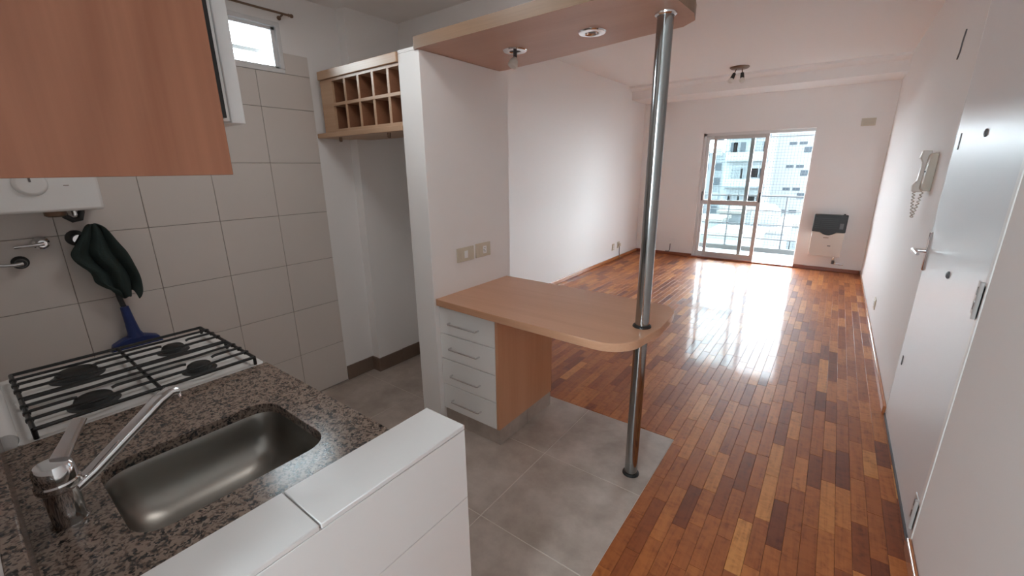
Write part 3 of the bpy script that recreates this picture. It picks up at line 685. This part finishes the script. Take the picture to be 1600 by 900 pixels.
for a, b_ in zip(R, R[1:]):
    for k in range(len(a)): tp.bm.faces.new((a[k], a[(k+1) % len(a)], b_[(k+1) % len(a)], b_[k]))
tp.bm.faces.new(R[-1]); tp.build('cooktop', ENAMEL, sv)
MB().box(SX0+.02, SX1-.02, SY1-.02, SY1, .16, .70).build('oven_door', ENAMEL, sv, bevel=.005)
MB().tube([(SX0+.06, SY1+.03, .66), (SX1-.06, SY1+.03, .66)], .009, 10).build('oven_handle', CHROME, sv)
for k in range(5): MB().lathe((SX0+.09+k*.10, SY1-.02, .78), [(0, 0), (.022, 0), (.020, .022), (0, .022)], 'y', 16).build('knob', DARK, sv)
MB().tube([(SX0+.01, SY0-.012, ZC+.012), (SX1-.012, SY0-.012, ZC+.012), (SX1-.026, SY0-.012, ZC+.004), (SX1-.024, SY0-.012, ZC-.05)], .021, 16).build('back_rail', ENAMEL, sv)
for (x, y, r) in ((-2.045, .165, .060), (-1.755, .160, .050), (-2.03, .44, .040), (-1.75, .44, .040)):
    bu = MB().lathe((x, y, ZC-.0075), [(0, 0), (r+.013, 0), (r+.008, .003), (r, .004), (r*.92, .016), (0, .016)]).build('burner', DARK, sv)
    MB().lathe((x, y, ZC+.008), [(0, 0), (r*.85, 0), (r*.88, .005), (r*.75, .009), (0, .010)]).build('burner_cap', BLACK, bu)
ZG = ZC+.027; GY0, GY1 = .022, .572
def grate(x0, x1, cx):
    fr = MB(); rr = .0058
    fr.tube([(x0, GY0, ZG), (x1, GY0, ZG)], rr, 8).tube([(x0, GY1, ZG), (x1, GY1, ZG)], rr, 8).tube([(x0, GY0, ZG), (x0, GY1, ZG)], rr, 8).tube([(x1, GY0, ZG), (x1, GY1, ZG)], rr, 8)
    fr.tube([(x0, .297, ZG-.004), (x1, .297, ZG-.004)], rr, 8)
    for xx in (x0, x1):
        for yy in (GY0, GY1): fr.tube([(xx, yy, ZG), (xx, yy, ZC-.001)], rr, 8)
    g = tag(fr.build('grate', BLACK, sv))
    w = x1-x0
    for k, f in enumerate((.27, .50, .73)):
        xx = x0+w*f; pts = []
        for q in range(41):
            y = GY0+(GY1-GY0)*q/40; dx = 0; dzz = .004
            if k != 1:
                for by in (.165, .44):
                    d = abs(y-by)
                    if d < .085: dx += (1 if k == 2 else -1)*.022*(math.cos(d/.085*PI)+1)/2*(-1 if k == 0 else 1)*(1)
                    if d < .085: dzz += .006*(math.cos(d/.085*PI)+1)/2
            pts.append((xx+dx, y, ZG+dzz))
        if k == 1:
            for a, b_ in ((GY0, .125), (.205, .40), (.48, GY1)):
                MB().tube([(xx, a-.002, ZG+.002), (xx, a+.01, ZG+.006), (xx, b_-.01, ZG+.006), (xx, b_, ZG+.004)], .0050, 8).build('grate_bar', BLACK, g)
        else: MB().tube(pts, .0050, 8).build('grate_bar', BLACK, g)
        for yy in (GY0, GY1): MB().lathe((xx, yy, ZG+.001), [(0, -.008), (.008, -.005), (.009, 0), (.008, .006), (0, .010)], 'z', 10).build('grate_knuckle', BLACK, g)
grate(-2.135, -1.872, -2.04); grate(-1.862, -1.612, -1.75)

# ---------------------------------------------------------------- counter with sink
SK = rrect(-1.313, -.968, .086, .484, .062, 6)
outer = [(-1.598, YN+.001), (-.813, YN+.001), (-.813, .605), (-1.598, .605)]
bmc = bmesh.new()
def ring(pts, z): return [bmc.verts.new((p[0], p[1], z)) for p in pts]
for z in (ZC, ZC-.03):
    o = ring(outer, z); i = ring(SK, z)
    eds = [bmc.edges.new((a[k], a[(k+1) % len(a)])) for a in (o, i) for k in range(len(a))]
    bmesh.ops.triangle_fill(bmc, edges=eds, use_beauty=True)
    if z == ZC: to, ti = o, i
    else:
        for A, B in ((to, o), (ti, i)):
            for k in range(len(A)): bmc.faces.new((A[k], A[(k+1) % len(A)], B[(k+1) % len(A)], B[k]))
mb = MB(); mb.bm.free(); mb.bm = bmc
tag(mb.build('worktop', GRANITE, bevel=.0015, seg=1), 'polished brown speckled granite worktop between the stove and the low wall', 'worktop')
tag(MB().box(-1.598, -.813, YN, -.035, ZC, ZC+.13).build('upstand', GRANITE, bevel=.003), 'granite upstand along the back of the worktop behind the faucet', 'upstand')
sk = MB(); prof = [(0, ZC-.031, 0), (-.006, ZC-.031, 0), (.001, ZC-.05, 0), (.003, ZC-.085, 0), (.009, ZC-.115, 0), (.021, ZC-.142, 0), (.040, ZC-.161, 0), (.066, ZC-.172, 0), (.10, ZC-.177, 0), (.14, ZC-.179, 0)]
rings = []
for ins, z, _ in prof:
    if ins == 0: pts = rrect(-1.340, -.941, .059, .511, .085, 6)
    else: pts = rrect(-1.313+ins, -.968-ins, .086+ins, .484-ins, max(.062-ins*.2, .035), 6)
    rings.append([sk.bm.verts.new((p[0], p[1], z)) for p in pts])
for a, b_ in zip(rings, rings[1:]):
    for k in range(len(a)): sk.bm.faces.new((a[k], a[(k+1) % len(a)], b_[(k+1) % len(a)], b_[k]))
sk.bm.faces.new(rings[-1])
snk = thing('sink', (-1.14, .285, ZC-.18), 'rectangular brushed steel sink with rounded corners under the granite', 'sink')
sb = sk.build('basin', STEEL, snk)
bc = thing('base_cabinet', (-1.2, .3, 0), 'white base cabinet under the granite worktop', 'cabinet')
for q in ((-1.585, -1.567, YN+.02, .585, .1, .83), (-.835, -.817, YN+.02, .585, .1, .83), (-1.572, -.835, YN+.02, .585, .1, .118), (-1.572, -.835, YN+.002, YN+.02, .1, .65)): MB().box(*q).build('panel', WHITE, bc)
for x0 in (-1.57, -1.20): MB().box(x0, x0+.364, .585, .603, .11, .835).build('door', WHITE, bc, bevel=.002)
MB().box(-1.58, -.83, .02, .54, 0, .1).build('plinth', DARK, bc)

fa = thing('faucet', (-1.150, .022, ZC), 'chrome single lever faucet with a long straight spout over the sink', 'faucet')
FX, FY = -1.150, .022
MB().lathe((FX, FY, ZC), [(0, 0), (.030, 0), (.030, .004), (.026, .010), (.027, .075), (.031, .080)]).build('body', CHROME, fa)
cp_ = MB().lathe((FX, FY, ZC+.080), [(.031, 0), (.034, .005), (.034, .014), (.031, .017), (.031, .045), (.026, .054), (0, .056)]).build('cap', CHROME, fa)
def flat_tube(path, w0, w1, h, name, par):
    b = MB(); rings = []
    path = [Vector(p) for p in path]
    for i, p in enumerate(path):
        d = (path[min(i+1, len(path)-1)]-path[max(i-1, 0)]).normalized(); s_ = d.cross(Vector((0, 0, 1))).normalized(); n_ = s_.cross(d)
        w = w0+(w1-w0)*i/(len(path)-1)
        rings.append([b.bm.verts.new(p+s_*(w*math.copysign(abs(math.cos(a))**.6, math.cos(a)))+n_*(h*math.copysign(abs(math.sin(a))**.6, math.sin(a)))) for a in [2*PI*k/16 for k in range(16)]])
    for a, c_ in zip(rings, rings[1:]):
        for k in range(16): b.bm.faces.new((a[k], a[(k+1) % 16], c_[(k+1) % 16], c_[k]))
    b.bm.faces.new(rings[0][::-1]); b.bm.faces.new(rings[-1])
    return b.build(name, CHROME, par)
flat_tube([(FX-.005, FY+.012, ZC+.135), (FX-.03, FY+.03, ZC+.150), (FX-.066, FY+.060, ZC+.178)], .016, .012, .006, 'lever', fa)
sp = flat_tube([(FX, FY+.015, ZC+.062), (FX-.012, FY+.05, ZC+.078), (FX-.045, FY+.15, ZC+.138), (FX-.060, FY+.19, ZC+.162), (FX-.068, FY+.215, ZC+.172), (FX-.070, FY+.228, ZC+.168)], .015, .019, .010, 'spout', fa)
MB().tube([(FX-.070, FY+.222, ZC+.168), (FX-.070, FY+.226, ZC+.150)], .012, 14).build('aerator', CHROME, sp)

# ---------------------------------------------------------------- balcony and the town outside
bf = tag(MB().box(XL, XR+.6, YB+T, 9.07, -.12, -.012).build('balcony_floor', CONC), 'pale balcony floor outside the sliding door', 'floor', None, 'structure')
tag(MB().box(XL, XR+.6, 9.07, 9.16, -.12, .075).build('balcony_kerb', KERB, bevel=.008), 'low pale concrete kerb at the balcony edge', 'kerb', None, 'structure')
tag(MB().box(XL, XR+.6, YB+T, 9.2, 2.62, 2.78).build('balcony_ceiling', CONC), 'underside of the balcony above', 'ceiling', None, 'structure')
rl = thing('balcony_railing', (-1.2, 9.1, .07), 'thin grey metal railing with horizontal rods on the balcony', 'railing')
for x in (-2.52, -1.595, -.67, .25): MB().box(x-.011, x+.011, 9.09, 9.11, .07, 1.01).box(x-.03, x+.03, 9.08, 9.12, .070, .085).build('post', RAIL, rl)
MB().box(XL, XR+.6, 9.075, 9.125, 1.005, 1.035).build('top_rail', RAIL, rl, bevel=.004)
for z in (.757, .50, .24): MB().tube([(XL, 9.1, z), (XR+.6, 9.1, z)], .009, 8).build('rod', RAIL, rl)
nt = MB()
for k in range(70):
    x = XL+.05*k
    if x < XR+.6: nt.box(x-.0021, x+.0021, 9.14, 9.142, .075, 2.62)
for k in range(52): nt.box(XL, XR+.6, 9.14, 9.142, .075+.05*k-.0021, .075+.05*k+.0021)
tag(nt.build('safety_net', NETM), 'fine square mesh safety net closing the balcony', 'net', None, 'stuff')
MBn = tag(MB().tube([(XL, 9.13, 2.045), (XR+.6, 9.13, 2.045)], .009, 8).build('net_cable', RAIL), 'thin horizontal cable across the top of the balcony net', 'cable')

def at(px, py, Y):
    d = fw+r2*((px-800)/FPX)-u2*((py-450)/FPX); k = Y/d.y
    return Vector((d.x*k, Y, EYE+d.z*k))
def facade(name, label, x0, x1, y0, depth, z0, z1, mat):
    t = thing(name, ((x0+x1)/2, y0, z0), label, 'building')
    MB().box(x0, x1, y0, y0+depth, z0, z1).build('wall', mat, t); return t
# plain white slab block on the right, small slot windows
Y1 = 62
bA = facade('apartment_block', 'tall plain white block with small slot windows beyond the balcony', at(1203, 300, Y1).x, at(1203, 300, Y1).x+16, Y1, 14, -28, 11.5, EXTW)
for k in range(-3, 9):
    zr = at(1240, 224, Y1).z-k*2.62
    for px, w in ((1240, .75), (1256, .75), (1266.5, 1.0)):
        x = at(px, 224, Y1).x; MB().box(x-w/2, x+w/2, Y1-.05, Y1+.05, zr-.16-(.9 if px > 1260 else 0), zr+.16-(.6 if px > 1260 else 0)).build('window', EXTD, bA)
# balcony tower on the left with stepped slabs
Y2 = 54; xa, xb = at(1128, 280, Y2).x, at(1199, 260, Y2).x
bB = facade('apartment_tower', 'white apartment tower with many balconies and shaded windows', xa, xb, Y2, 6, -26, 8.5, EXTW)
for k in range(-4, 3):
    z = -.6+2.75*k
    MB().box(xa+.3, xa+4.2, Y2-1.1, Y2, z-.1, z+.05).build('balcony_slab', EXTG, bB)
    MB().box(xa+.3, xa+4.2, Y2-1.1, Y2-1.05, z+.05, z+.85).build('parapet', EXTW, bB)
    for xw, w in ((xa+.5, .7), (xa+1.5, .5), (xa+2.5, 1.0), (xa+3.6, .4), (xb-3.5, .6), (xb-2.5, .5), (xb-1.5, .7), (xb-.6, .4)):
        if random.random() < .85: MB().box(xw, xw+w, Y2-.06, Y2+.05, z+.6+random.random()*.4, z+1.9).build('window', EXTD if random.random() < .35 else EXTG, bB)
    for xw in (xa+2.2, xb-2.9): MB().box(xw, xw+.5, Y2-.3, Y2, z+.1, z+.4).build('flower_box', EXTG, bB)
    MB().box(xb-3.4, xb+.1, Y2-.5, Y2, z-.12, z+.02).build('balcony_slab', EXTG, bB)
    if k % 2: MB().box(xb-4.3, xb-3.7, Y2-.35, Y2, z+.5, z+1.0).build('air_conditioner', EXTG, bB)
Y3 = 95; xc = at(1100, 280, Y3).x
bC = facade('apartment_block', 'pale grey distant block at the left edge of the balcony door', xc-16, at(1133, 260, Y3).x, Y3, 12, -30, at(1118, 238, Y3).z, EXTG)
for k in range(9):
    for q in range(6): MB().box(xc-3+q*2.4, xc-1.8+q*2.4, Y3-.06, Y3+.05, -16+2.8*k, -14.6+2.8*k).build('window', EXTD if (k+q) % 3 else EXTW, bC)
# low houses and roofs below
def house(label, px0, px1, pyt, Y, depth, mat, tank=False):
    a, b_ = at(px0, pyt, Y), at(px1, pyt, Y)
    t = thing('low_house', ((a.x+b_.x)/2, Y, -18), label, 'building')
    MB().box(a.x, b_.x, Y, Y+depth, -18, a.z).build('wall', mat, t)
    MB().box(a.x-.2, b_.x+.2, Y-.2, Y+depth+.2, a.z, a.z+.25).build('roof', ROOFM, t)
    n = max(2, int((b_.x-a.x)/2.5))
    for k in range(n):
        x = a.x+(b_.x-a.x)*(k+.5)/n
        for r_ in range(2): MB().box(x-.5, x+.5, Y-.05, Y+.05, a.z-1.9-2.8*r_, a.z-1.1-2.8*r_).build('window', EXTG, t)
    return t, a, b_
house('white low house with a flat roof left beyond the railing', 1085, 1124, 345, 40, 4, EXTW)
house('grey low house with dark windows in the middle beyond the railing', 1124, 1160, 333, 45, 6, EXTG)
house('pale long house with flat roof under the left tower', 1105, 1180, 368, 28, 4, EXTW)
h4, a4, b4 = house('white house carrying a roof tank right beyond the railing', 1178, 1225, 362, 33.5, 4, EXTW)
tk = thing('water_tank', (at(1194, 362, 36).x, 35.5, a4.z+.25), 'grey water tank on the roof of the white house', 'tank')
pz = at(1194, 362, 36)
MB().lathe((pz.x, 35.5, a4.z+.25), [(0, 0), (.9, 0), (.9, 1.1), (.5, 1.5), (0, 1.55)]).build('drum', EXTG, tk)
house('cream narrow house at the right edge of the open door', 1216, 1262, 352, 39, 6, EXTW)
tag(MB().box(-90, 70, 14, 140, -18.3, -18).build('street_ground', ROOFM), 'pale ground of the town far below', 'ground', None, 'structure')

# countable repeats share a group
names = {}
for o in list(C.objects):
    if o.parent is None and 'category' in o and o.get('kind') is None: names.setdefault(o.name.split('.')[0], []).append(o)
GR = {'downlight': 'downlights in the hanging board', 'low_house': 'low houses beyond the balcony', 'apartment_block': 'distant apartment blocks', 'gas_tap': 'taps on the kitchen tiles', 'power_outlet': 'power outlets', 'blank_plate': 'blank plates on the balcony wall', 'cable': 'loose cables along the skirtings'}
for k, v in names.items():
    if len(v) > 1:
        for o in v: o['group'] = GR.get(k, k.replace('_', ' ')+'s')
